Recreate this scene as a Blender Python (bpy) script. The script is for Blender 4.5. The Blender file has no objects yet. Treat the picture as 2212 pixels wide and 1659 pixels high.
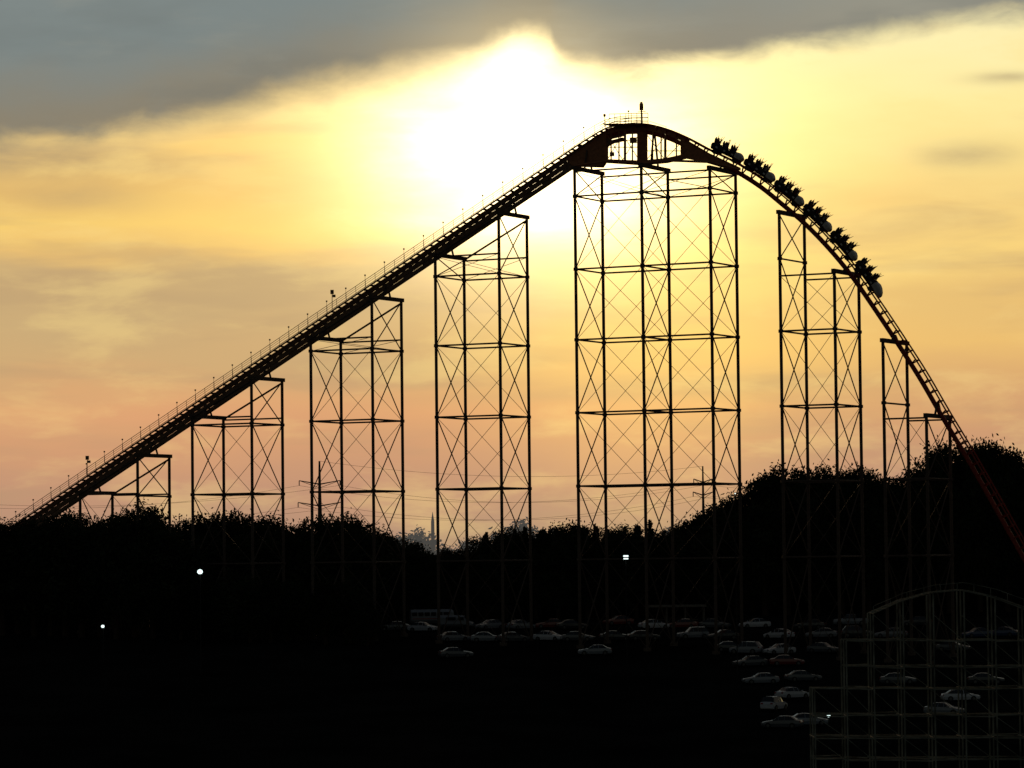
import bpy, bmesh, math, random, bisect
from mathutils import Vector, Matrix, noise
R=random.Random(7)
scene=bpy.context.scene
COL=scene.collection
EYE=30.0
F=8000.0; CU=1106.0; CV=829.5
PITCH=math.atan(395/F); ROLL=0.011
C=Vector((0,0,EYE))
fw=Vector((0,math.cos(PITCH),math.sin(PITCH)))
r0=Vector((1,0,0)); u0=Vector((0,-math.sin(PITCH),math.cos(PITCH)))
rt=r0*math.cos(ROLL)-u0*math.sin(ROLL)
up=u0*math.cos(ROLL)+r0*math.sin(ROLL)
def ray(u,v): return fw+rt*((u-CU)/F)+up*((CV-v)/F)
TH=math.radians(27.5)
n2=Vector((math.sin(TH),math.cos(TH),0)); t2=Vector((math.cos(TH),-math.sin(TH),0))
Q=Vector((18.4,476,0))
def P(u,v,off=0.0):
    d=ray(u,v); q=Q+n2*off
    k=((q-C).dot(n2))/d.dot(n2)
    return C+d*k
def PY(u,v,Y):
    d=ray(u,v); return C+d*(Y/d.y)
def planeY(X): return 476-math.tan(TH)*(X-18.4)
def sstep(x,a,b):
    t=max(0,min(1,(x-a)/(b-a))); return t*t*(3-2*t)
def lerp(x,pts):
    if x<=pts[0][0]: return pts[0][1]
    for (a,b),(c,d) in zip(pts,pts[1:]):
        if x<=c: return b+(d-b)*(x-a)/(c-a)
    return pts[-1][1]
PROF=[(-300,-24),(0,-26),(150,-25),(300,-21.5),(350,-19.6),(395,-16.9),(420,-15.4),(440,-13.9),(455,-12.4),(470,-11.0),(490,-9.6),(520,-7.9),(545,-7.2),(570,-5),(620,2.0),(700,2.5),(1500,3),(9000,4)]
def zg(x,y):
    z=lerp(y,PROF)
    h=sstep(x,22,60)*sstep(y,528,575)*(1-sstep(y,800,1400))
    z+=h*6.5
    z+=noise.noise(Vector((x*.02,y*.02,0)))*0.4
    return EYE+z
def G(u,v):
    d=ray(u,v); y=200.0
    while y<620:
        p=C+d*(y/d.y)
        if p.z<zg(p.x,p.y): return Vector((p.x,p.y,zg(p.x,p.y)))
        y+=0.5
    return None
def S(r,g,b):
    f=lambda c:(c/255/12.92 if c/255<=.04045 else ((c/255+.055)/1.055)**2.4)
    return (f(r),f(g),f(b),1)

# ---------------- materials
def mat(name,col,rough=.7,spec=.3,metal=0,var=.25,scale=3.0,coat=0):
    m=bpy.data.materials.new(name); m.use_nodes=True
    nt=m.node_tree; b=nt.nodes['Principled BSDF']
    b.inputs['Roughness'].default_value=rough
    b.inputs['Metallic'].default_value=metal
    b.inputs['Specular IOR Level'].default_value=spec
    b.inputs['Coat Weight'].default_value=coat
    tc=nt.nodes.new('ShaderNodeTexCoord'); nz=nt.nodes.new('ShaderNodeTexNoise')
    nz.inputs['Scale'].default_value=scale; nz.inputs['Detail'].default_value=2
    nt.links.new(tc.outputs['Object'],nz.inputs['Vector'])
    rp=nt.nodes.new('ShaderNodeValToRGB')
    a=[c*(1-var) for c in col[:3]]+[1]; c2=[min(1,c*(1+var)) for c in col[:3]]+[1]
    rp.color_ramp.elements[0].color=a; rp.color_ramp.elements[1].color=c2
    rp.color_ramp.elements[0].position=.3; rp.color_ramp.elements[1].position=.7
    nt.links.new(nz.outputs['Fac'],rp.inputs[0]); nt.links.new(rp.outputs[0],b.inputs['Base Color'])
    return m
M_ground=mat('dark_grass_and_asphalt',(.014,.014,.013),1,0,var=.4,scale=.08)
M_steel=mat('support_steel_paint',(.12,.085,.065),.7,.2,var=.2)
M_red=mat('track_red_paint',(.34,.04,.02),.55,.35,var=.25)
M_liftdk=mat('lift_steel',(.22,.13,.08),.6,.3,var=.3)
M_crest=mat('crest_glare_tint',(.42,.17,.08),.6,.3,var=.25)  # sun glare around the crest, put into its base colour as red-brown
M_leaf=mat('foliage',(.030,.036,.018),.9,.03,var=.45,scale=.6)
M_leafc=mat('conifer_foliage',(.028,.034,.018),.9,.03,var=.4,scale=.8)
M_bark=mat('bark',(.05,.035,.025),.9,.05,scale=6)
M_glass=mat('car_glass',(.02,.022,.025),.08,.6,var=.1)
M_tyre=mat('tyre',(.02,.02,.02),.85,.2)
M_chrome=mat('hub_metal',(.15,.15,.15),.5,.4,metal=.8)
M_skin=mat('skin',(.38,.24,.17),.6,.3,var=.1)
M_jeans=mat('denim',(.05,.06,.09),.8,.1)
M_hair=mat('hair',(.05,.03,.02),.6,.3)
M_shell=mat('train_shell_silver',(.66,.62,.56),.35,.5,var=.08,coat=.3)
M_seat=mat('seat_black',(.04,.03,.024),.6,.3)
M_white=mat('weathered_timber',(.22,.225,.185),.95,.03,var=.55,scale=.7)
M_pole=mat('galvanised_pole',(.03,.03,.03),.7,.1)
M_roof=mat('shelter_roof',(.18,.165,.14),.8,.1)
M_wire=mat('power_cable',(.12,.10,.09),.7,.2)

class MB:
    def __init__(s): s.v=[];s.f=[];s.m=[]
    def tube(s,p,q,r,n=6,m=0,r2=None):
        p=Vector(p);q=Vector(q);d=q-p
        if d.length<1e-5: return
        if r2 is None: r2=r
        d.normalize(); a=d.orthogonal().normalized(); b=d.cross(a); i=len(s.v)
        for k in range(n):
            t=2*math.pi*k/n; o=a*math.cos(t)+b*math.sin(t)
            s.v.append(p+o*r); s.v.append(q+o*r2)
        for k in range(n):
            j=(k+1)%n; s.f.append((i+2*k,i+2*j,i+2*j+1,i+2*k+1)); s.m.append(m)
        s.f.append(tuple(i+2*k for k in range(n))[::-1]); s.m.append(m)
        s.f.append(tuple(i+2*k+1 for k in range(n))); s.m.append(m)
    def bar(s,p,q,w,h,side,m=0):
        p=Vector(p);q=Vector(q);d=(q-p).normalized()
        side=Vector(side); side=(side-d*side.dot(d)).normalized(); u=side.cross(d).normalized(); i=len(s.v)
        for e in (p,q):
            for a,b in ((-1,-1),(1,-1),(1,1),(-1,1)): s.v.append(e+side*(a*w/2)+u*(b*h/2))
        for f in ((3,2,1,0),(4,5,6,7),(0,1,5,4),(1,2,6,5),(2,3,7,6),(3,0,4,7)):
            s.f.append(tuple(i+k for k in f)); s.m.append(m)
    def prism(s,pts,dv,m=0):
        i=len(s.v);n=len(pts);dv=Vector(dv)
        for p in pts: s.v.append(Vector(p)-dv)
        for p in pts: s.v.append(Vector(p)+dv)
        s.f.append(tuple(range(i,i+n))[::-1]); s.m.append(m)
        s.f.append(tuple(range(i+n,i+2*n))); s.m.append(m)
        for k in range(n):
            j=(k+1)%n; s.f.append((i+k,i+j,i+n+j,i+n+k)); s.m.append(m)
    def box(s,c,sx,sy,sz,m=0):
        c=Vector(c); s.bar(c-Vector((sx/2,0,0)),c+Vector((sx/2,0,0)),sy,sz,(0,1,0),m)
    def ball(s,c,r,m=0,n=8,sx=1,sy=1,sz=1):
        c=Vector(c); i=len(s.v); rings=n//2
        for a in range(rings+1):
            ph=math.pi*a/rings
            for b in range(n):
                t=2*math.pi*b/n
                s.v.append(c+Vector((r*sx*math.sin(ph)*math.cos(t),r*sy*math.sin(ph)*math.sin(t),r*sz*math.cos(ph))))
        for a in range(rings):
            for b in range(n):
                j=(b+1)%n
                s.f.append((i+a*n+b,i+(a+1)*n+b,i+(a+1)*n+j,i+a*n+j)); s.m.append(m)
    def mesh(s,name,mats,smooth=False):
        me=bpy.data.meshes.new(name); me.from_pydata([tuple(v) for v in s.v],[],s.f)
        for x in mats: me.materials.append(x)
        me.polygons.foreach_set('material_index',s.m)
        if smooth: me.polygons.foreach_set('use_smooth',[True]*len(s.f))
        me.validate(); me.update(); return me
    def obj(s,name,mats,parent=None,smooth=False):
        o=bpy.data.objects.new(name,s.mesh(name,mats,smooth)); COL.objects.link(o)
        if parent: o.parent=parent
        return o
def empty(name,loc=(0,0,0)):
    e=bpy.data.objects.new(name,None); e.location=loc; COL.objects.link(e); return e
def inst(name,me,loc,rot=0,sc=(1,1,1)):
    o=bpy.data.objects.new(name,me); o.location=loc; o.rotation_euler=(0,0,rot); o.scale=sc; COL.objects.link(o); return o

# ---------------- terrain
xs=[-9000,-5000,-2500,-1200,-700,-450,-300,-220,-160]+[-130+8*i for i in range(33)]+[160,220,300,450,700,1200,2500,5000,9000]
ys=[-3000,-1000,-300,-100,0,100,180,240,280]+[300+6*i for i in range(60)]+[700,800,1000,1400,2000,3000,5000,9000]
mb=MB()
for y in ys:
    for x in xs: mb.v.append(Vector((x,y,zg(x,y))))
w=len(xs)
for j in range(len(ys)-1):
    for i in range(w-1):
        mb.f.append((j*w+i,j*w+i+1,(j+1)*w+i+1,(j+1)*w+i)); mb.m.append(0)
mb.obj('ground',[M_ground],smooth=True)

# ---------------- coaster centreline (measured track profile)
pts=[(-160,1267.5)]
for u in (-60,35,180,340,500,660,820,980,1100,1190,1250): pts.append((u,1136-.6745*(u-35)))
pts+=[(1285,294),(1312,278.5),(1345,270),(1400,269),(1440,279),(1485,298),(1530,322),(1590,351),(1650,388),(1700,428),(1750,471),(1800,522),(1850,582),(1900,653),(1950,728),(2000,806),(2050,892),(2100,975),(2150,1062),(2212,1172),(2270,1275)]
W=[P(u,v) for u,v in pts]
dense=[];du=[]
for i in range(len(W)-1):
    p0=W[max(i-1,0)];p1=W[i];p2=W[i+1];p3=W[min(i+2,len(W)-1)]
    t0=0;t1=(p1-p0).length**.5 or 1;t2_=t1+(p2-p1).length**.5;t3=t2_+((p3-p2).length**.5 or 1)
    for k in range(40):
        t=t1+(t2_-t1)*k/40
        A1=p0*((t1-t)/(t1-t0))+p1*((t-t0)/(t1-t0)); A2=p1*((t2_-t)/(t2_-t1))+p2*((t-t1)/(t2_-t1)); A3=p2*((t3-t)/(t3-t2_))+p3*((t-t2_)/(t3-t2_))
        B1=A1*((t2_-t)/(t2_-t0))+A2*((t-t0)/(t2_-t0)); B2=A2*((t3-t)/(t3-t1))+A3*((t-t1)/(t3-t1))
        dense.append(B1*((t2_-t)/(t2_-t1))+B2*((t-t1)/(t2_-t1)))
        du.append(pts[i][0]+(pts[i+1][0]-pts[i][0])*k/40)
L=[0]
for a,b in zip(dense,dense[1:]): L.append(L[-1]+(b-a).length)
def at(s):
    i=max(0,min(len(L)-2,bisect.bisect_right(L,s)-1)); k=(s-L[i])/(L[i+1]-L[i]) if L[i+1]>L[i] else 0
    p=dense[i].lerp(dense[i+1],k)
    a=dense[max(0,i-4)];b=dense[min(len(dense)-1,i+5)]
    T=(b-a).normalized(); N=n2.cross(T); 
    if N.z<0: N=-N
    return p,T,N.normalized()
def s_of(u):
    i=bisect.bisect_left(du,u); return L[min(i,len(L)-1)]
sEnd=L[-1]; sTop=s_of(1312)

coaster=empty('steel_roller_coaster')
rails=MB(); step=1.0
s=0
while s<sEnd-step:
    p,T,N=at(s); q,T2,N2=at(s+step)
    drop=s>sTop-6
    for sg in (-.6,.6): rails.tube(p+n2*sg,q+n2*sg,.10,6,0)
    if drop: rails.tube(p-N*1.0,q-N2*1.0,.30,8,0)
    s+=step
s=sTop-6
while s<sEnd-2:
    p,T,N=at(s)
    for sg in (-.6,.6): rails.bar(p+n2*sg-N*.1,p-N*.95,.16,.12,T,0)
    rails.bar(p-n2*.6-N*.12,p+n2*.6-N*.12,.14,.1,T,0)
    s+=1.5
rails.obj('track_rails_and_spine',[M_red],coaster)
lg=MB()
def seg(mbx,s0,s1,a,b,th,m=0):
    p,T,N=at(s0); q,T2,N2=at(s1)
    mbx.prism([p-N*a,q-N2*a,q-N2*b,p-N*b],n2*(th/2),m)
s=0
while s<sTop+1:
    seg(lg,s,s+2.0,.22,.72,.5); seg(lg,s,s+2,.90,1.46,.44); seg(lg,s,s+2,1.64,2.1,.5); s+=2.0
s=0
while s<sTop:
    seg(lg,s,s+.5,.70,.95,.3); 
    p,T,N=at(s); lg.bar(p-n2*1.0-N*.14,p+n2*1.0-N*.14,.22,.14,T); s+=1.15
s=0
while s<sTop:
    seg(lg,s,s+1.5,1.43,1.68,.3); s+=3.4
lg.obj('lift_hill_girder',[M_liftdk],coaster)
hr=MB()
s=0;k=0
Z=Vector((0,0,1))
while s<sTop+5:
    p,T,N=at(s); q,T2,N2=at(s+1.7)
    for sg in (-1.2,1.2):
        a=p+n2*sg;b=q+n2*sg
        hr.bar(p+n2*(sg*.85)-N*.12,q+n2*(sg*.85)-N2*.12,.45,.05,n2)
        hr.tube(a-N*.1,a+Z*.95,.04,4)
        hr.tube(a+Z*.95,b+Z*.95,.045,4); hr.tube(a+Z*.65,b+Z*.65,.03,4); hr.tube(a+Z*.35,b+Z*.35,.03,4)
    if k%2==1:
        a=p-n2*1.25
        hr.tube(a,a+Z*1.5,.03,4); hr.box(a+Z*1.55,.2,.2,.2)
    s+=1.7; k+=1
for u in (198,728):
    p,T,N=at(s_of(u)); a=p-n2*1.25
    hr.tube(a,a+Z*2.3,.05,5); hr.box(a+Z*2.3,.45,.35,.55); hr.box(a+Z*1.75+t2*.3,.4,.3,.35)
hr.obj('walkway_handrails',[M_liftdk],coaster)

cg=MB()
def poly(pl,th=.25,off=0): cg.prism([P(u,v,off) for u,v in pl],n2*th)
poly([(1225,345),(1312,284),(1312,347),(1302,362),(1240,360)],.3)
poly([(1472,296),(1530,330),(1598,362),(1598,368),(1560,362),(1520,350),(1472,341)],.3)
poly([(1300,353),(1312,344),(1385,347),(1440,342),(1480,333),(1480,343),(1440,352),(1385,357),(1310,352)],.35)
poly([(1312,279),(1345,271),(1400,270),(1440,280),(1485,299),(1485,309),(1440,291),(1400,282),(1345,283),(1312,291)],.35)
poly([(1378,275),(1397,275),(1397,354),(1378,354)],.28)
for off in (-1.1,1.1):
    for u,a,b in ((1320,285,347),(1337,283,346),(1350,283,347),(1366,283,348),(1410,283,348),(1428,287,345),(1437,291,344),(1461,298,340)):
        cg.tube(P(u,a,off),P(u,b,off),.10 if u not in(1350,1437) else .18,5)
    for a,b in (((1312,345),(1345,290)),((1312,292),(1345,345)),((1345,345),(1380,290)),((1345,290),(1380,345)),((1397,290),(1436,345)),((1397,345),(1436,295)),((1436,345),(1474,305)),((1312,318),(1380,318)),((1397,326),(1474,326)),((1340,303),(1380,303))):
        cg.tube(P(*a,off),P(*b,off),.06,4)
    for a,b in (((1240,358),(1312,348)),((1312,348),(1386,353)),((1386,353),(1446,347)),((1446,347),(1535,350)),((1535,350),(1597,366))):
        cg.tube(P(*a,off*2),P(*b,off*2),.16,5)
cg.box(P(1368,303,-1.3),.9,.5,.7); cg.box(P(1322,333,-1.3),.6,.4,.5)
cg.obj('crest_girder',[M_crest],coaster)
cp=MB()
for off in (-1.9,1.9):
    prev=None
    for u in range(1316,1405,12):
        a=P(u,272-(u-1316)*.02,off); b=a+Z*1.55
        cp.tube(a,b,.045,4)
        if prev:
            for h in (.5,1.0,1.55): cp.tube(prev+Z*h,a+Z*h,.042,4)
        prev=a
    cp.tube(P(1403,262,off),P(1440,274,off),.035,4); cp.tube(P(1316,258,off),P(1296,272,off),.035,4)
a=P(1316,271);b=P(1403,270); cp.bar(a,b,3.9,.1,n2)
a=P(1386,268,-1.9); cp.tube(a,a+Z*2.1,.10,6); cp.box(a+Z*2.2,.5,.4,.8); cp.tube(a+Z*1.6-t2*.5,a+Z*1.6+t2*.6,.05,4); cp.ball(a+Z*2.7,.2)
a=P(1306,274,-1.4); cp.tube(a,a+Z*1.5,.04,4); cp.box(a+Z*1.5,.3,.3,.35)
cp.obj('crest_platform',[M_crest],coaster)

# supports
WB=8.0
bents=[(173,1064),(297,983),(415,899),(543,816),(671,729),(803,641),(940,550),(1077,459),(1241,363),(1385,356),(1533,362),(1683,458),(1802,585),(1907,735),(2001,897)]
towers=[(0,1),(2,3),(4,5),(6,7),(8,9,10),(11,12),(13,14)]
LV=[P(1386,v,-WB/2).z for v in (1047,887,728,574,415)]
dz=LV[1]-LV[0]; LV=[LV[0]-dz]+LV
BN=[]
for u,v in bents:
    nr=P(u,v,-WB/2); fr=nr+n2*WB
    BN.append((nr,fr,nr.z))
st=MB()
def leg(x,y,zt):
    zb=zg(x,y)-1
    st.tube((x,y,zb),(x,y,zt),.20,8)
    st.tube((x,y,zb),(x,y,zb+1.4),.5,8)
for nr,fr,zt in BN:
    leg(nr.x,nr.y,zt); leg(fr.x,fr.y,zt)
    ex=n2*.45
    st.bar(nr-ex,fr+ex,.45,.5,t2)
    mid=(nr+fr)/2
    levels=[z for z in LV if z<zt-.9]
    for z in levels:
        a=Vector((nr.x,nr.y,z));b=Vector((fr.x,fr.y,z)); st.tube(a,b,.12,6)
        for e in (a,b): st.box(e,.58,.58,.38)
    zs=[zg(nr.x,nr.y)]+[z for z in levels if z>zg(nr.x,nr.y)+2]+[zt-.25]
    for z0,z1 in zip(zs,zs[1:]):
        if z1-z0<2: continue
        st.tube((nr.x,nr.y,z0),(fr.x,fr.y,z1),.08,5); st.tube((nr.x,nr.y,z1),(fr.x,fr.y,z0),.08,5)
    d=min((abs((dense[i]-mid).dot(t2)),i) for i in range(len(dense)))[1]
    tp=dense[d]; lowz=tp.z-1.3
    if lowz>zt:
        for o in (-.8,.8):
            st.tube(mid+n2*o*1.4,Vector((mid.x,mid.y,lowz))+n2*o*.3,.14,6)
hv=lambda X,z: Vector((X.x,X.y,z))
for tw in towers:
    for i,j in zip(tw,tw[1:]):
        for side in (0,1):
            A=BN[i][side];B=BN[j][side]; zl=min(BN[i][2],BN[j][2]); zh=max(BN[i][2],BN[j][2])
            lv=[z for z in LV if z<zl-.9]
            for z in lv: st.tube(hv(A,z),hv(B,z),.115,6)
            st.tube(hv(A,zl-.3),hv(B,zl-.3),.11,6)
            if zh-zl>2:
                lo,hi=(A,B) if BN[i][2]<BN[j][2] else (B,A)
                if i<8: st.tube(hv(lo,zl-.2),hv(hi,zh-.4),.13,6)
            zs=[zg(A.x,A.y)]+[z for z in lv if z>zg(A.x,A.y)+2]+([zl-.3] if zl-.3-lv[-1]>1.2 else [])
            for z0,z1 in zip(zs,zs[1:]):
                st.tube(hv(A,z0),hv(B,z1),.042,4); st.tube(hv(A,z1),hv(B,z0),.042,4)
st.obj('support_towers',[M_steel],coaster)

# ---------------- train
def shell(mb,st_,m=0):
    i=len(mb.v); n=8
    for x,w_,z0,z1 in st_:
        zc=(z0+z1)/2;h=(z1-z0)/2
        for k in range(n):
            t=2*math.pi*(k+.5)/n
            cx=math.copysign(abs(math.cos(t))**.6,math.cos(t)); sx=math.copysign(abs(math.sin(t))**.6,math.sin(t))
            mb.v.append(Vector((x,w_*cx,zc+h*sx)))
    for a in range(len(st_)-1):
        for k in range(n):
            j=(k+1)%n
            mb.f.append((i+a*n+k,i+(a+1)*n+k,i+(a+1)*n+j,i+a*n+j)); mb.m.append(m)
    mb.f.append(tuple(range(i,i+n))[::-1]); mb.m.append(m)
    e=i+(len(st_)-1)*n; mb.f.append(tuple(range(e,e+n))); mb.m.append(m)
def traincar(lead):
    mb=MB()
    mb.box((0,0,.22),4.4,1.0,.16,1)
    mb.tube((-2.5,0,.3),(2.3,0,.3),.07,6,1)
    for x in (-1.5,1.5):
        for y in (-.72,.72):
            mb.tube((x,y-.06,.16),(x,y+.06,.16),.17,10,1); mb.tube((x+.35,y-.06,.16),(x+.35,y+.06,.16),.17,10,1)
            mb.tube((x+.1,y-.05,-.22),(x+.1,y+.05,-.22),.11,8,1)
            mb.box((x+.15,y,.0),.75,.10,.5,1)
    shell(mb,[(-2.3,.55,.38,.95),(-2.1,.74,.3,1.02),(-1.2,.8,.28,.9),(0,.8,.28,.88),(1.2,.8,.28,.92),(1.5,.78,.28,1.1)],1)
    if lead:
        shell(mb,[(1.4,.81,.26,1.14),(1.8,.8,.2,1.2),(2.3,.72,.1,1.08),(2.8,.54,.05,.82),(3.1,.24,.12,.55)],0)
    else:
        shell(mb,[(1.4,.81,.26,1.14),(1.75,.8,.2,1.14),(2.1,.72,.2,.98),(2.38,.45,.26,.74)],0)
    for x in (-1.9,-.65,.6):
        for y in (-.38,.38):
            mb.box((x+.35,y,.72),.5,.55,.22,1)
            mb.bar((x+.05,y,.75),(x-.12,y,1.55),.5,.14,(0,1,0),1)
            mb.ball((x-.14,y,1.6),.2,1,8,.5,1,.9)
            mb.tube((x+.55,y-.22,1.02),(x+.55,y+.22,1.02),.035,5,1)
            mb.tube((x+.55,y,1.02),(x+.85,y,.6),.035,5,1)
    for x in(-1.3,-.1,1.1):
        for y in (-.81,.81): mb.box((x,y,.62),.3,.05,.2,0)
    return mb.mesh('train_car',[M_shell,M_seat],False)
def riderMesh(v,shirt,arms,build=1.0):
    bm=bmesh.new(); lay=bm.verts.layers.skin.verify()
    def V(x,y,z,r):
        q=bm.verts.new((x,y,z)); q[lay].radius=(r,r); return q
    root=V(0,0,0,.15*build); root[lay].use_root=True
    E=lambda a,b: bm.edges.new((a,b))
    sp=V(-.02,0,.22,.135*build);ch=V(-.01,0,.42,.155*build);nk=V(0,0,.56,.06);hl=V(.02,0,.66,.07);hm=V(.015,0,.75,.10);ht=V(0,0,.83,.07)
    for a,b in ((root,sp),(sp,ch),(ch,nk),(nk,hl),(hl,hm),(hm,ht)): E(a,b)
    nose=V(.125,0,.72,.018); E(hm,nose)
    for i,sg in enumerate((-1,1)):
        sh=V(0,sg*.19,.48,.07); E(ch,sh)
        ex,ez,hx,hz=arms[i]
        el=V(ex,sg*.27,.48+ez,.045); wr=V(hx,sg*.27+sg*.03,.48+hz,.03); E(sh,el);E(el,wr)
        d=Vector((hx-ex,0,hz-ez)).normalized()
        pm=V(wr.co.x+d.x*.07,wr.co.y,wr.co.z+d.z*.07,.033); E(wr,pm)
        for k,ln in enumerate((.07,.08,.09,.08)):
            oy=(k-1.5)*.024
            f1=V(pm.co.x+d.x*.05,pm.co.y+oy,pm.co.z+d.z*.05,.011); f2=V(f1.co.x+d.x*ln+.012,f1.co.y+oy*.3,f1.co.z+d.z*ln,.008); E(pm,f1);E(f1,f2)
        th=V(wr.co.x+d.x*.06+.03,wr.co.y-sg*.05,wr.co.z+d.z*.06,.011); E(wr,th)
        hp=V(.12,sg*.1,-.01,.095); kn=V(.48,sg*.14,.06,.062); an=V(.6,sg*.14,-.33,.042); to=V(.76,sg*.15,-.38,.035)
        E(root,hp);E(hp,kn);E(kn,an);E(an,to)
    me=bpy.data.meshes.new('tmp'); bm.to_mesh(me); bm.free()
    o=bpy.data.objects.new('tmp',me); COL.objects.link(o)
    o.modifiers.new('s','SKIN'); sb=o.modifiers.new('b','SUBSURF'); sb.levels=1
    dg=bpy.context.evaluated_depsgraph_get(); dg.update()
    em=bpy.data.meshes.new_from_object(o.evaluated_get(dg)); bpy.data.objects.remove(o)
    em.name='rider_body'; em.materials.clear()
    for x in (shirt,M_skin,M_jeans,M_hair): em.materials.append(x)
    for p in em.polygons:
        c=p.center; p.use_smooth=True
        if c.z>.55 and abs(c.y)<.14:
            p.material_index=3 if (c.z>.8 or (c.x<-.0 and c.z>.66)) else 1
        elif abs(c.y)>.24 and c.z>.3: p.material_index=1
        elif c.z<.08 and c.x>-.2: p.material_index=2
        else: p.material_index=0
    return em
shirts=[mat('shirt_red',(.22,.04,.03),.8),mat('shirt_white',(.40,.38,.34),.8),mat('shirt_blue',(.05,.07,.15),.8),mat('shirt_dark',(.04,.04,.04),.8)]
UPS=[((.05,.26),(.10,.56)),((-.02,.27),(.0,.57)),((.1,.24),(.22,.5))]
riders=[]
for i in range(6):
    a=UPS[i%3];b=UPS[(i+1)%3]
    A=(a[0][0],a[0][1],a[1][0],a[1][1]);B=(b[0][0],b[0][1],b[1][0],b[1][1])
    if i in (2,5): A=(.18,-.2,.45,-.05)
    if i in (3,5): B=(.18,-.2,.45,-.05)
    riders.append(riderMesh(i,shirts[i%4],(A,B),1.0+.1*(i%2)))
train=empty('roller_coaster_train')
lead=traincar(True); mid_=traincar(False)
s_first=s_of(1866)
for c in range(6):
    sc=s_first-c*5.05
    p,T,N=at(sc)
    y=N.cross(T)
    Mx=Matrix(((T.x,y.x,N.x,p.x),(T.y,y.y,N.y,p.y),(T.z,y.z,N.z,p.z),(0,0,0,1)))@Matrix.Translation((0,0,.12))
    o=bpy.data.objects.new('car_%d'%(c+1),lead if c==0 else mid_); COL.objects.link(o); o.parent=train; o.matrix_world=Mx
    for x in (-1.9,-.65,.6):
        for yy in (-.38,.38):
            r=bpy.data.objects.new('seated_rider',riders[R.randrange(6)]); COL.objects.link(r)
            r.matrix_world=Mx@Matrix.Translation((x+.22,yy,.93))@Matrix.Rotation(R.uniform(-.12,.1),4,'Y')

# ---------------- trees
def leafcluster(mb,c,rad,n,sz,m,rnd,flat=.8):
    for _ in range(n):
        d=Vector((rnd.gauss(0,1),rnd.gauss(0,1),rnd.gauss(0,1)*flat))*rad*.5
        a=Vector((rnd.uniform(-1,1),rnd.uniform(-1,1),rnd.uniform(-1,1))).normalized(); b=a.orthogonal().normalized()
        q=rnd.uniform(.6,1.3)*sz; p=c+d; i=len(mb.v)
        mb.v+= [p-a*q,p+b*q*.5,p+a*q,p-b*q*.5]; mb.f.append((i,i+1,i+2,i+3)); mb.m.append(m)
def decid(seed):
    rnd=random.Random(seed); mb=MB()
    mb.tube((0,0,-1),(0,0,3.5),.32,8,1,.22)
    wid=rnd.uniform(2.6,3.6)
    for k in range(9):
        t=2*math.pi*k/9+rnd.uniform(-.3,.3); h=rnd.uniform(2,5.0); r=rnd.uniform(.5,1)*wid*.7
        q=Vector((math.cos(t)*r,math.sin(t)*r,h+rnd.uniform(1.2,3))); mb.tube((0,0,h*.7),q,.13,5,1,.04)
    mb.tube((0,0,3.5),(0,0,8.3),.2,6,1,.04)
    for k in range(70):
        t=rnd.uniform(0,6.283); z=rnd.random()**.8
        zz=1.6+z*7.6; prof=math.sin(math.pi*min(1,(z*.86+.14))**.85)**.6
        rr=wid*prof*rnd.uniform(.5,1.02)
        c=Vector((math.cos(t)*rr,math.sin(t)*rr,zz+rnd.uniform(-.3,.4)))
        leafcluster(mb,c,rnd.uniform(.6,1.05),58,.16,0,rnd)
    for k in range(14): 
        c=Vector((rnd.gauss(0,wid*.3),rnd.gauss(0,wid*.3),rnd.uniform(3,7.5))); leafcluster(mb,c,1.6,60,.3,0,rnd)
    return mb.mesh('deciduous_tree',[M_leaf,M_bark])
def conif(seed):
    rnd=random.Random(seed); mb=MB()
    mb.tube((0,0,-1),(0,0,9.9),.22,7,1,.02)
    z=1.0; spread=rnd.uniform(.36,.48)
    while z<9.7:
        rr=(10-z)**.9*spread
        for k in range(11):
            t=rnd.uniform(0,6.283); l=rr*rnd.uniform(.55,1.3)
            q=Vector((math.cos(t)*l,math.sin(t)*l,z+.12*l+rnd.uniform(-.2,.35))); mb.tube((0,0,z),q,.04,4,1,.015)
            cr=.12+.30*min(1,(10-z)/5)
            for j in (.3,.6,.9): leafcluster(mb,Vector((0,0,z)).lerp(q,j),cr,10,.11+.04*min(1,(10-z)/5),0,rnd,.7)
        z+=rnd.uniform(.25,.42)
    return mb.mesh('conifer_tree',[M_leafc,M_bark])
DT=[decid(i) for i in range(7)]; CT=[conif(50+i) for i in range(4)]
OUT=[(-120,1130),(0,1133),(110,1126),(150,1113),(200,1126),(255,1108),(300,1099),(340,1106),(375,1126),(415,1114),(470,1120),(540,1115),(590,1118),(622,1148),(655,1132),(700,1115),(745,1118),(790,1140),(850,1153),(890,1176),(935,1188),(985,1180),(1040,1155),(1085,1148),(1130,1138),(1200,1138),(1290,1127),(1340,1136),(1400,1122),(1440,1148),(1490,1128),(1530,1110),(1560,1085),(1605,1064),(1630,1036),(1680,1015),(1750,1012),(1850,1014),(1905,1022),(1950,1034),(1980,1006),(2015,982),(2070,969),(2115,952),(2150,962),(2200,996),(2330,1000)]
def outv(u): return lerp(u,OUT)
def ptree(u,v,off,kind=None,minY=0):
    p=P(u,v,off)
    if p.y<minY: p=PY(u,v,minY+R.uniform(0,4))
    g=zg(p.x,p.y); h=max(4,p.z-g)
    if kind is None: kind='c' if (1030<u<1520 and R.random()<.35) else 'd'
    if kind=='c':
        sc=h/10.0; w_=sc*R.uniform(.7,1.0); inst('conifer_tree',R.choice(CT),(p.x,p.y,g),R.uniform(0,6.28),(w_,w_,sc))
    else:
        sc=h/9.4; ww=min(sc,1.4)*R.uniform(.9,1.2)
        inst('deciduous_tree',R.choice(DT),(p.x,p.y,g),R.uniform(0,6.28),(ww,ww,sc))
u=-110
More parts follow.
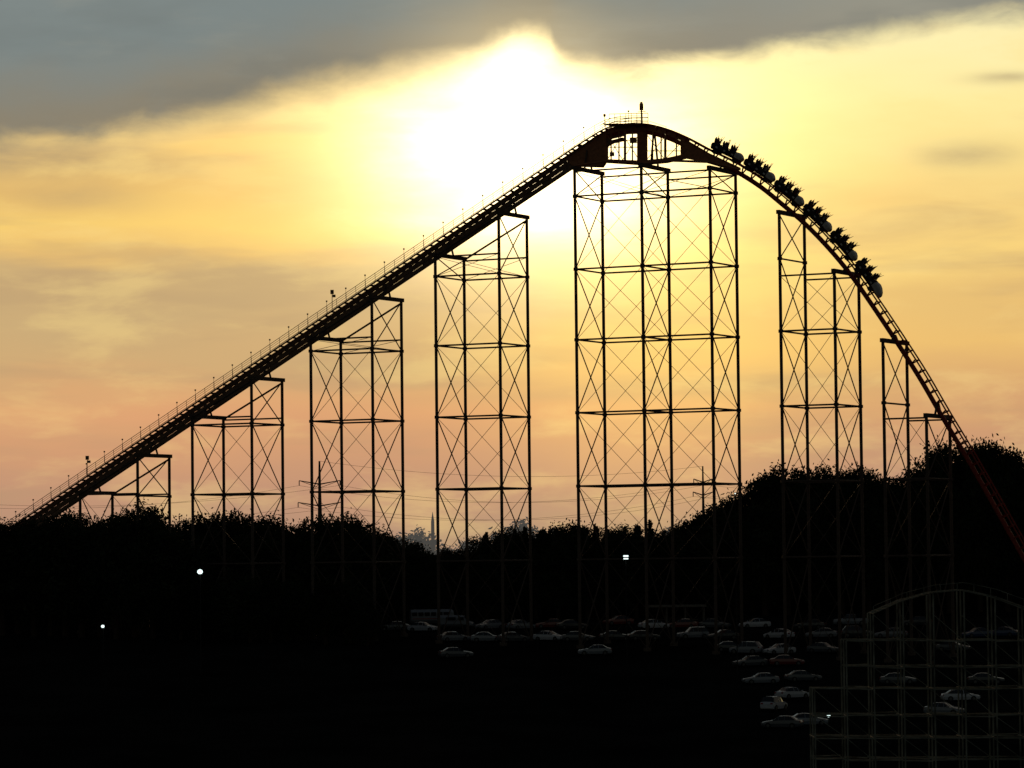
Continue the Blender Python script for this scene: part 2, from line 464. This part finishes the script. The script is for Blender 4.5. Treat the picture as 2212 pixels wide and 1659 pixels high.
while u<2320:
    ptree(u,outv(u)+R.uniform(-5,14),R.uniform(24,34),None,549 if u>800 else 0); u+=R.uniform(22,40)
u=-110
while u<2320:
    ptree(u,outv(u)+R.uniform(10,32),R.uniform(14,22),'d',541 if u>800 else 0); u+=R.uniform(26,42)
u=-110
while u<2320:
    ptree(u,outv(u)+R.uniform(45,85) if u>1560 else outv(u)+R.uniform(35,60),R.uniform(8,13),'d',533 if u>800 else 0); u+=R.uniform(42,66)
for u,v in ((-70,1138),(-35,1134),(5,1137),(38,1141),(72,1134),(108,1130),(140,1122),(176,1136),(215,1142),(250,1132),(290,1128),(330,1136),(372,1150)):
    ptree(u,v+R.uniform(-3,4),R.uniform(-13,-9),'d')
u=390
while u<800:
    p=P(u,1290,R.uniform(-12,-7)); g=zg(p.x,p.y); sc=R.uniform(.7,1.05)
    inst('deciduous_tree',R.choice(DT),(p.x,p.y,g-.8),R.uniform(0,6.28),(sc*1.1,sc*1.1,sc)); u+=R.uniform(32,54)

def haze_glow(name,col,em):
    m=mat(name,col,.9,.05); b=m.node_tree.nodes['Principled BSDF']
    b.inputs['Emission Color'].default_value=em; b.inputs['Emission Strength'].default_value=1.0; return m  # faint self-emission stands in for airlight on far trees and hill
M_far=haze_glow('far_foliage_haze_glow',(.06,.07,.06),(.060,.056,.050,1))
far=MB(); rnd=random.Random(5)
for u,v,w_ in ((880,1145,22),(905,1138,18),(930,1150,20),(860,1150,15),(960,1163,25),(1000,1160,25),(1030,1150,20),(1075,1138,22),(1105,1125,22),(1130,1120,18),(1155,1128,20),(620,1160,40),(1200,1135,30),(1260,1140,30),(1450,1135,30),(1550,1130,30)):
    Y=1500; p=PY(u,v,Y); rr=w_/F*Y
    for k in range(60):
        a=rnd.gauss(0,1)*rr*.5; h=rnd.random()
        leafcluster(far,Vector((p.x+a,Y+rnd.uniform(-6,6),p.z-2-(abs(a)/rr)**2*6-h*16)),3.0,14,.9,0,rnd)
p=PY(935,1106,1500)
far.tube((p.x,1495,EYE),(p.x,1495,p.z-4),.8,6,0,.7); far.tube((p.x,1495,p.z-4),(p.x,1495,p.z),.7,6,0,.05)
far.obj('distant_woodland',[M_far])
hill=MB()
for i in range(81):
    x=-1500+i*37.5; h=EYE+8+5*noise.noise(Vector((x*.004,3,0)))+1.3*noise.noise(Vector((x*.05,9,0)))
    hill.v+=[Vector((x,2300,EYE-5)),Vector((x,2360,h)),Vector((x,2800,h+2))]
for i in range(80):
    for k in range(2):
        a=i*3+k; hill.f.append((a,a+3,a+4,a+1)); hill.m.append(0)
hill.obj('distant_hill',[haze_glow('far_hill_haze_glow',(.06,.07,.06),(.22,.17,.13,1))],smooth=True)

# ---------------- power line
def pylon(u,vtop,Y,arms,rb,rtp):
    e=empty('electricity_pylon'); mb=MB(); t=PY(u,vtop,Y); zb=zg(t.x,Y)
    mb.tube((t.x,Y,zb),(t.x,Y,t.z),rb,8,0,rtp); att=[]
    for v,hw in arms:
        z=PY(u,v,Y).z
        for sg in (-1,1):
            tip=Vector((t.x+sg*hw,Y+sg*1.0,z+.9)); mb.tube((t.x,Y,z),tip,.18,5,0,.1); mb.tube((t.x,Y,z-.9),tip,.09,4)
            mb.tube(tip,tip-Z*1.2,.12,6); att.append(tip-Z*1.2)
    mb.obj('mast',[M_wire],e); return att,Vector((t.x,Y,t.z))
a1,t1=pylon(690,996,900,((1046,4.9),(1093,5.2)),.75,.22)
a2,t2p=pylon(1518,1007,950,((1042,2.4),(1070,2.6)),.45,.18)
wr=MB()
def cat(p,q,sag,r=.04):
    prev=None
    for i in range(25):
        t=i/24; x=p.lerp(q,t)-Z*(sag*4*t*(1-t))
        if prev is not None: wr.tube(prev,x,r,4)
        prev=x
for a,b in zip(a1,a2): cat(a,b,4.5)
cat(t1,t2p,3.2)
for i,a in enumerate(a1): cat(Vector((-150,880,a.z-3+i)),a,3.5)
for i,b in enumerate(a2): cat(b,Vector((170,980,b.z-1+i)),3.5)
wr.obj('power_lines',[M_wire])

# ---------------- cars
def paint(name,c): return mat(name,c,.3,.5,var=.05,coat=.5)
PA={'white':paint('paint_white',(.60,.62,.66)),'silver':paint('paint_silver',(.24,.26,.29)),'grey':paint('paint_grey',(.10,.11,.125)),'dark':paint('paint_dark',(.035,.04,.045)),'red':paint('paint_red',(.20,.025,.02)),'blue':paint('paint_blue',(.04,.07,.16))}
M_tail=mat('tail_lamp',(.3,.01,.01),.3,.5)
def carmesh(kind,col):
    if kind=='sedan':
        stn=[(2.3,.38,.58,.60,.70,.6),(2.18,.24,.66,.70,.84,.7),(1.4,.2,.80,.86,.88,.74),(.9,.2,.88,.93,.88,.76),(.2,.2,.92,1.38,.88,.62),(-.5,.2,.93,1.43,.88,.62),(-1.15,.2,.94,1.36,.88,.62),(-1.75,.2,.95,1.0,.88,.72),(-2.2,.26,.88,.93,.84,.7),(-2.32,.38,.68,.70,.72,.6)]; g0,g1=3,7;gr0,gr1=4,6
    elif kind=='suv':
        stn=[(2.25,.4,.7,.74,.74,.6),(2.12,.28,.82,.88,.88,.74),(1.3,.25,.96,1.02,.92,.78),(.95,.25,1.0,1.05,.92,.8),(.35,.25,1.04,1.66,.92,.68),(-.5,.25,1.05,1.72,.92,.68),(-1.6,.25,1.05,1.68,.92,.68),(-2.1,.28,1.02,1.1,.9,.8),(-2.2,.4,.8,.84,.84,.7)]; g0,g1=3,7;gr0,gr1=4,6
    else:
        stn=[(2.6,.45,.75,.79,.78,.6),(2.45,.32,.9,.95,.92,.78),(1.5,.3,1.0,1.06,.94,.8),(1.1,.3,1.02,1.08,.94,.82),(.6,.3,1.05,1.66,.94,.7),(-.3,.3,1.06,1.7,.94,.7),(-.75,.3,1.06,1.6,.94,.72),(-.85,.3,1.05,1.07,.94,.84),(-2.5,.34,1.04,1.06,.92,.84),(-2.62,.5,.9,.95,.86,.8)]; g0,g1=3,7;gr0,gr1=4,6
    mb=MB()
    for x,zb,zbelt,zt,w_,wt in stn:
        zm=(zb+zbelt)/2
        row=[(w_*.9,zb),(w_,zm),(w_*.96,zbelt),(wt,zt-.02),(wt*.55,zt+.03)]
        row=row+[(-y,z) for y,z in row[::-1]]
        for y,z in row: mb.v.append(Vector((x,y,z)))
    n=10
    for a in range(len(stn)-1):
        for k in range(n):
            j=(k+1)%n
            cab=g0<=a<g1; m=0
            if cab and k in (2,6): m=1
            if cab and not(gr0<=a<gr1) and k in (3,4,5): m=1
            mb.f.append((a*n+k,a*n+j,(a+1)*n+j,(a+1)*n+k)); mb.m.append(m)
    mb.f.append(tuple(range(n))); mb.m.append(0)
    e=(len(stn)-1)*n; mb.f.append(tuple(range(e,e+n))[::-1]); mb.m.append(0)
    hw=stn[3][4]; wx=1.42 if kind!='pickup' else 1.65
    rr=.33 if kind=='sedan' else .38
    for x in (wx,-wx):
        for y in (-1,1):
            mb.tube((x,y*(hw-.16),rr),(x,y*(hw+.02),rr),rr,14,2); mb.tube((x,y*(hw+.0),rr),(x,y*(hw+.035),rr),rr*.55,10,3)
    for y in (-.62,.62):
        mb.box((stn[1][0]+.06,y,stn[1][2]-.06),.12,.34,.13,3); mb.box((stn[-2][0]-.06,y,stn[-2][2]-.1),.12,.3,.16,4)
    for y in (-1,1): mb.box((.75,y*(hw+.08),1.0),.14,.2,.13,0)
    for xx in (.2,-.5): 
        for y in (-1,1): mb.tube((xx,y*(hw*.965),stn[4][2]),(xx,y*(stn[4][5]+.005),stn[4][3]-.03),.035,4,0)
    return mb.mesh('parked_car',[PA[col],M_glass,M_tyre,M_chrome,M_tail])
CM={}
def car(u,v,col,kind='sedan',rot=None):
    g=G(u,v+8)
    if g is None: return
    key=(kind,col)
    if key not in CM: CM[key]=carmesh(kind,col)
    r=R.choice((0,math.pi))+R.uniform(-.75,.75) if rot is None else rot
    inst('parked_pickup_truck' if kind=='pickup' else 'parked_car',CM[key],g,r,(.93,.93,.93))
for c in [(850,1355,'grey'),(915,1357,'white'),(1058,1352,'silver'),(1125,1352,'silver'),(1190,1350,'red'),(1187,1377,'white'),(980,1378,'silver'),(1052,1379,'silver'),(1108,1379,'grey'),(1250,1378,'grey'),(1285,1408,'silver'),(1335,1343,'red'),(1413,1351,'white'),(1475,1350,'red'),(1545,1350,'grey'),(1630,1349,'white'),(1497,1373,'silver','suv'),(1683,1372,'white'),(1775,1370,'silver'),(1750,1351,'dark'),(1838,1344,'silver','pickup'),(1390,1376,'dark'),(1612,1406,'silver','suv'),(1683,1406,'white'),(1780,1403,'grey'),(1620,1432,'grey'),(1700,1430,'red'),(1643,1470,'silver'),(1735,1465,'grey'),(1712,1502,'white'),(1672,1528,'white','suv',1.1),(1690,1566,'grey'),(2075,1507,'white'),(2040,1536,'silver'),(1925,1370,'silver'),(2060,1400,'grey'),(2110,1370,'blue'),(1745,1560,'silver'),(985,1413,'grey'),(2165,1368,'blue'),(1330,1376,'dark'),(1560,1374,'dark'),(1850,1370,'dark','suv'),(1980,1345,'dark'),(1940,1470,'grey'),(2130,1470,'dark'),(1235,1352,'dark'),(1580,1400,'dark')]:
    car(*c)
def bus():
    mb=MB()
    shell(mb,[(-3.4,.95,.5,2.6),(-3.3,1.08,.42,2.75),(3.0,1.08,.42,2.75),(3.3,1.04,.45,2.5),(3.45,.95,.5,1.5)],0)
    for i in range(6):
        x=-2.8+i*.98
        for y in (-1.075,1.075): mb.box((x,y,1.95),.78,.05,.6,1)
    mb.box((3.32,0,1.95),.12,1.7,.75,1)
    for x in (-2.1,2.3):
        for y in (-.98,.98): mb.tube((x,y-.12,.42),(x,y+.12,.42),.42,14,2)
    mb.box((0,-1.09,1.2),6.2,.03,.1,3); mb.box((0,1.09,1.2),6.2,.03,.1,3)
    return mb.mesh('minibus',[PA['silver'],M_glass,M_tyre,M_tail])
g=G(932,1356); inst('minibus',bus(),(g.x,g.y+3,zg(g.x,g.y+3)),.15,(.9,.9,.85))
def van():
    mb=MB()
    shell(mb,[(-2.6,.85,.45,2.1),(-2.5,.98,.35,2.25),(.8,.98,.35,2.25),(1.4,.95,.35,2.1),(2.0,.93,.35,1.3),(2.6,.88,.4,1.1),(2.75,.75,.45,.9)],0)
    for y in (-.975,.975): mb.box((1.0,y,1.65),.8,.05,.5,1); mb.box((-.6,y,1.65),1.5,.05,.5,1)
    mb.bar((1.45,0,2.0),(2.0,0,1.35),1.6,.06,(0,1,0),1)
    for x in (-1.7,1.8):
        for y in (-.9,.9): mb.tube((x,y-.1,.38),(x,y+.1,.38),.38,14,2)
    return mb.mesh('parked_van',[PA['silver'],M_glass,M_tyre])
g=G(985,1360); inst('parked_van',van(),(g.x,g.y+1,zg(g.x,g.y+1)),-.2,(.9,.9,.85))

sh=MB(); g=G(1464,1352)+Vector((0,6,0)); 
for x in (-3.9,-1.3,1.3,3.9):
    for y in (-1.6,1.6): sh.tube(g+Vector((x,y,-.5)),g+Vector((x,y,2.5)),.08,6)
sh.bar(g+Vector((-4.2,0,2.6)),g+Vector((4.2,0,2.6)),4.0,.16,(0,1,0))
sh.bar(g+Vector((-4.25,0,2.76)),g+Vector((4.25,0,2.76)),1.6,.14,(0,1,0))
for x in (-2.5,2.2): sh.box(g+Vector((x,0,.75)),1.8,.8,.06); sh.box(g+Vector((x,0,.35)),.1,.6,.7)
sh.obj('picnic_shelter',[M_roof])

# ---------------- street lamps
def lampmat(n,col,s):
    m=bpy.data.materials.new(n); m.use_nodes=True; b=m.node_tree.nodes['Principled BSDF']
    b.inputs['Emission Color'].default_value=col; b.inputs['Emission Strength'].default_value=s; return m
M_lamp=lampmat('lit_lamp_glass',(.80,1,.97,1),1.6)
def lamp(u,v,Y,size,twin=False):
    p=PY(u,v,Y); e=empty('street_lamp'); mb=MB(); g=zg(p.x,p.y)
    mb.tube((p.x,p.y+.5,g-.3),(p.x,p.y+.5,p.z+size*.5),.07,7,0,.05); mb.obj('pole',[M_pole],e)
    hd=MB()
    if twin:
        hd.box(p+Z*size*.42,size*1.6,.3,size*.5); hd.box(p-Z*size*.42,size*1.5,.3,size*.42)
    else:
        hd.ball(p,size*.5,0,10,1.15,.8,1.0)
    hd.obj('lamp_head',[M_lamp],e)
    cpx=MB(); cpx.box(p+Z*size*.9+Vector((0,.2,0)),size*1.2,.7,.06); cpx.obj('hood',[M_pole],e)
lamp(432,1235,452,.60); lamp(1352,1204,455,.38,True); lamp(222,1353,465,.38); lamp(1790,1546,385,.33)
lamp(1588,1066,450,.13)

# ---------------- wooden coaster, lower right
wc=MB(); YW=300
top=[(1700,1487),(1850,1487),(1851,1383),(1870,1335),(1883,1325),(1947,1297),(2012,1280),(2078,1274),(2145,1288),(2212,1312),(2280,1345),(2350,1395)]
cols=[1757,1825,1883,1947,2012,2078,2145,2212,2280]
def wp(u,v,d): 
    p=PY(u,v,YW); return p+Vector((0,d,0))
def tv(u): return lerp(u,top)
for d in (-1.2,1.2,3.6):
    for u in cols:
        a=wp(u,tv(u) if u!=1825 else 1383,d); g=zg(a.x,a.y); wc.bar((a.x,a.y,g-.5),a,.12,.12,(1,0,0))
    for v in (1383,1440,1487,1545,1592,1640):
        us=[u for u in cols if tv(u)<v+3 or (u==1825 and v>=1383)]
        for a,b in zip(us,us[1:]):
            j=R.uniform(-2,2); wc.bar(wp(a,v+j,d),wp(b,v+j+R.uniform(-2,2),d),.08,.10,(0,1,0))
    if d<3:
        lv=[1327,1383,1440,1487,1545,1592,1640]
        for i in range(len(cols)-1):
            for a,b in zip(lv,lv[1:]):
                if tv(cols[i])<a+10 and tv(cols[i+1])<a+10 and (i+lv.index(a)+(1 if d>0 else 0))%2==0:
                    wc.bar(wp(cols[i],a,d),wp(cols[i+1],b,d),.07,.05,(0,1,0))
for u in cols:
    for v in (1383,1440,1487,1545,1592): 
        if tv(u)<v: wc.bar(wp(u,v,-1.2),wp(u,v,3.6),.08,.08,(1,0,0))
u=1883
while u<2340:
    for d in (-.9,.5,2.9):
        wc.bar(wp(u,tv(u),d),wp(u+12,tv(u+12),d),.08,.10,(0,1,0))
    for d in (-1.5,):
        wc.bar(wp(u,tv(u),d)+Z*.6,wp(u+12,tv(u+12),d)+Z*.6,.05,.05,(0,1,0))
        if (u//12)%3==0: wc.bar(wp(u,tv(u),d),wp(u,tv(u),d)+Z*.6,.05,.05,(1,0,0))
    wc.bar(wp(u,tv(u),-1.5),wp(u,tv(u),1.3),.07,.07,(1,0,0))
    u+=12
wc.obj('wooden_roller_coaster',[M_white])

# ---------------- camera
cd=bpy.data.cameras.new('camera'); cam=bpy.data.objects.new('camera',cd); COL.objects.link(cam)
cd.sensor_width=36; cd.lens=36*F/2212; cd.clip_start=1; cd.clip_end=20000
cam.matrix_world=Matrix(((rt.x,up.x,-fw.x,C.x),(rt.y,up.y,-fw.y,C.y),(rt.z,up.z,-fw.z,C.z),(0,0,0,1)))
scene.camera=cam

# ---------------- sun
SE=math.radians(6.8)
sd=bpy.data.lights.new('sun','SUN'); sd.energy=.7; sd.angle=math.radians(1.5); sd.color=(1,.62,.32)
so=bpy.data.objects.new('sun',sd); COL.objects.link(so)
so.rotation_euler=Vector((0,-math.cos(SE),-math.sin(SE))).to_track_quat('-Z','Y').to_euler()

# ---------------- world
wd=bpy.data.worlds.new('World'); scene.world=wd; wd.use_nodes=True; nt=wd.node_tree; nt.nodes.clear()
wd.cycles.sampling_method='MANUAL'; wd.cycles.sample_map_resolution=512
def lk(a,b): nt.links.new(a,b)
def setin(sock,v):
    if isinstance(v,bpy.types.NodeSocket): lk(v,sock)
    else: sock.default_value=v
def Mt(op,a,b=None,c=None):
    n=nt.nodes.new('ShaderNodeMath'); n.operation=op
    for i,x in enumerate((a,b,c)):
        if x is not None: setin(n.inputs[i],x)
    return n.outputs[0]
def sm(x,a,b):
    n=nt.nodes.new('ShaderNodeMapRange'); n.interpolation_type='SMOOTHSTEP'; setin(n.inputs['Value'],x)
    n.inputs['From Min'].default_value=a;n.inputs['From Max'].default_value=b; return n.outputs[0]
def mix(f,a,b,bt='MIX'):
    n=nt.nodes.new('ShaderNodeMix'); n.data_type='RGBA'; n.blend_type=bt; n.clamp_result=False
    setin(n.inputs[0],f); setin(n.inputs[6],a); setin(n.inputs[7],b); return n.outputs[2]
def comb(x,y,z=0.0):
    n=nt.nodes.new('ShaderNodeCombineXYZ'); 
    for i,v in enumerate((x,y,z)): setin(n.inputs[i],v)
    return n.outputs[0]
def nz(vec,sc,det=5,dist=0,rough=.5):
    n=nt.nodes.new('ShaderNodeTexNoise'); lk(vec,n.inputs['Vector']); n.inputs['Scale'].default_value=sc; n.inputs['Detail'].default_value=det; n.inputs['Distortion'].default_value=dist; n.inputs['Roughness'].default_value=rough
    return n.outputs['Fac']
tc=nt.nodes.new('ShaderNodeTexCoord'); sx=nt.nodes.new('ShaderNodeSeparateXYZ'); lk(tc.outputs['Generated'],sx.inputs[0])
X,Y_,Z_=sx.outputs
az=Mt('MULTIPLY',Mt('ARCTAN2',X,Y_),57.2958); el=Mt('MULTIPLY',Mt('ARCSINE',Z_),57.2958)
tilt=Mt('MULTIPLY_ADD',az,-.011,el)
n1=nz(comb(Mt('MULTIPLY',az,.30),Mt('MULTIPLY',tilt,1.1),2.3),1.0,4,0,.5)
n2n=nz(comb(Mt('MULTIPLY',az,.22),Mt('MULTIPLY',tilt,1.7),7.7),1.0,4,0.2,.5)
n3=nz(comb(Mt('MULTIPLY',az,.42),Mt('MULTIPLY',tilt,1.4),4.1),1.0,5,0.2,.58)
n1c=Mt('SUBTRACT',n1,.5)
e1=Mt('ADD',tilt,Mt('MULTIPLY',n1c,1.1))
def ramp(x,stops):
    t=Mt('DIVIDE',Mt('ADD',x,1.0),10.5)
    n=nt.nodes.new('ShaderNodeValToRGB'); lk(t,n.inputs[0]); cr=n.color_ramp
    el_=sorted(((( (1225-v)/139.6)+1)/10.5,c) for v,c in stops)
    while len(cr.elements)<len(el_): cr.elements.new(.5)
    for i,(p,c) in enumerate(el_): cr.elements[i].position=max(0,min(1,p)); cr.elements[i].color=S(*c)
    return n.outputs[0]
left=ramp(e1,[(240,(252,220,146)),(310,(246,204,122)),(400,(234,190,112)),(480,(248,206,114)),(530,(238,194,116)),(570,(207,174,121)),(660,(204,172,122)),(760,(210,172,120)),(850,(222,168,116)),(940,(213,158,116)),(1050,(197,149,118)),(1150,(180,143,118))])
right=ramp(e1,[(100,(255,240,178)),(250,(255,235,160)),(380,(252,221,140)),(480,(242,204,126)),(570,(250,212,126)),(660,(232,191,118)),(760,(237,191,114)),(860,(222,173,114)),(950,(210,157,115)),(1050,(196,149,118)),(1150,(180,143,118))])
base=mix(sm(az,-3,4),left,right)
dx=Mt('SUBTRACT',az,.05); dy=Mt('SUBTRACT',el,6.75)
def gauss(wx,wy,ox=0,oy=0,dist=None):
    a=Mt('POWER',Mt('DIVIDE',Mt('ABSOLUTE',Mt('SUBTRACT',dx,ox)),wx),2.0); b=Mt('POWER',Mt('DIVIDE',Mt('ABSOLUTE',Mt('SUBTRACT',dy,oy)),wy),2.0)
    r=Mt('ADD',a,b)
    if dist: r=Mt('ADD',r,Mt('MULTIPLY',Mt('SUBTRACT',n3,.5),dist))
    return Mt('EXPONENT',Mt('MULTIPLY',r,-1.0))
def scl(col,f): return mix(1.0,(col[0],col[1],col[2],1),comb(f,f,f),'MULTIPLY')
wis=Mt('MULTIPLY',sm(n2n,.48,.70),.36)
base=mix(wis,base,S(180,150,114))
for ox,oy,wx,wy,am in ((-7.3,-.45,1.7,.28,.6),(-6.9,-1.0,1.2,.25,.25),(7.0,-.5,.8,.22,.35),(7.7,.65,.6,.10,.45),(3.4,-3.95,2.2,.16,.4),(1.2,-4.1,2.2,.10,.2),(-1.5,-2.1,3.2,.35,.2)):
    base=mix(Mt('MULTIPLY',gauss(wx,wy,ox,oy,2.6),am),base,S(162,142,114))
lit=Mt('MULTIPLY',sm(n3,.48,.72),.32)
base=mix(lit,base,S(255,224,142))
base=mix(Mt('MULTIPLY',gauss(4.5,.16,1.5,-4.38,2.0),.18),base,S(250,170,112))
base=mix(Mt('MULTIPLY',gauss(2.6,.3,-5.4,-4.35,2.0),.18),base,S(235,158,118))
glow=mix(1.0,scl((1.9,1.60,1.22),gauss(2.15,1.35,.25,-.42,1.7)),scl((.62,.44,.12),gauss(4.0,1.9,.2,-.3,.8)),'ADD')
glow=mix(1.0,glow,scl((.30,.20,.02),gauss(2.4,2.8,2.0,-3.0)),'ADD')
glow=mix(1.0,glow,scl((1.2,1.0,.6),gauss(.55,.75,.0,.7,1.2)),'ADD')
base=mix(1.0,base,glow,'ADD')
# cloud deck
fc=nt.nodes.new('ShaderNodeFloatCurve'); cv=fc.mapping.curves[0]
edge=[(-300,312),(0,296),(300,276),(500,238),(700,200),(850,176),(950,154),(1030,132),(1060,112),(1110,94),(1150,84),(1185,84),(1210,126),(1260,154),(1350,164),(1500,152),(1700,130),(2000,98),(2212,76),(2400,60)]
ep=[(((u-1106)/139.6+10)/20,((1225-v)/139.6-6)/3) for u,v in edge]
while len(cv.points)<len(ep): cv.points.new(.5,.5)
for p,(a,b) in zip(cv.points,ep): p.location=(a,b); p.handle_type='AUTO'
fc.mapping.update()
lk(Mt('DIVIDE',Mt('ADD',az,10.0),20.0),fc.inputs['Value'])
E=Mt('MULTIPLY_ADD',fc.outputs[0],3.0,6.0)
n4=nz(comb(Mt('MULTIPLY',az,.8),Mt('MULTIPLY',tilt,1.5),1.0),1.0,5,.3,.55)
dd=Mt('ADD',Mt('SUBTRACT',tilt,E),Mt('MULTIPLY',Mt('SUBTRACT',n4,.5),.62))
wid=Mt('ADD',1.0,Mt('MULTIPLY',gauss(2.2,5,-2.6,0),1.0))
mask=sm(Mt('DIVIDE',dd,wid),-.20,.30)
dcol=mix(sm(dd,.0,1.6),S(142,131,110),S(127,136,134))
dcol=mix(Mt('MULTIPLY',sm(az,0,7),.6),dcol,S(160,160,147))
dcol=mix(Mt('MULTIPLY',sm(n1,.42,.68),.32),dcol,S(108,113,110))
dcol=mix(Mt('MULTIPLY',sm(n3,.5,.75),.34),dcol,S(152,151,138))
deckglow=mix(1.0,dcol,scl((.34,.26,.12),gauss(1.7,.9,.2,1.1)),'ADD')
sky=mix(mask,base,deckglow)
fade=Mt('SUBTRACT',1.0,Mt('MULTIPLY',sm(el,9.5,28),.93))
sky=mix(1.0,sky,comb(fade,fade,fade),'MULTIPLY')
ns=nt.nodes.new('ShaderNodeTexSky'); ns.sky_type='NISHITA'; ns.sun_disc=False; ns.sun_elevation=SE; ns.sun_rotation=0.0; ns.dust_density=3
nsw=mix(1.0,ns.outputs[0],(1.0,.84,.72,1),'MULTIPLY')
bg1=nt.nodes.new('ShaderNodeBackground'); lk(nsw,bg1.inputs[0]); bg1.inputs[1].default_value=.03
bg2=nt.nodes.new('ShaderNodeBackground'); lk(sky,bg2.inputs[0]); bg2.inputs[1].default_value=1.0
ms=nt.nodes.new('ShaderNodeMixShader'); lk(sm(Y_,.72,.97),ms.inputs[0]); lk(bg1.outputs[0],ms.inputs[1]); lk(bg2.outputs[0],ms.inputs[2])
wo=nt.nodes.new('ShaderNodeOutputWorld'); lk(ms.outputs[0],wo.inputs[0])
scene.view_settings.view_transform='Standard'; scene.view_settings.look='None'; scene.view_settings.exposure=0
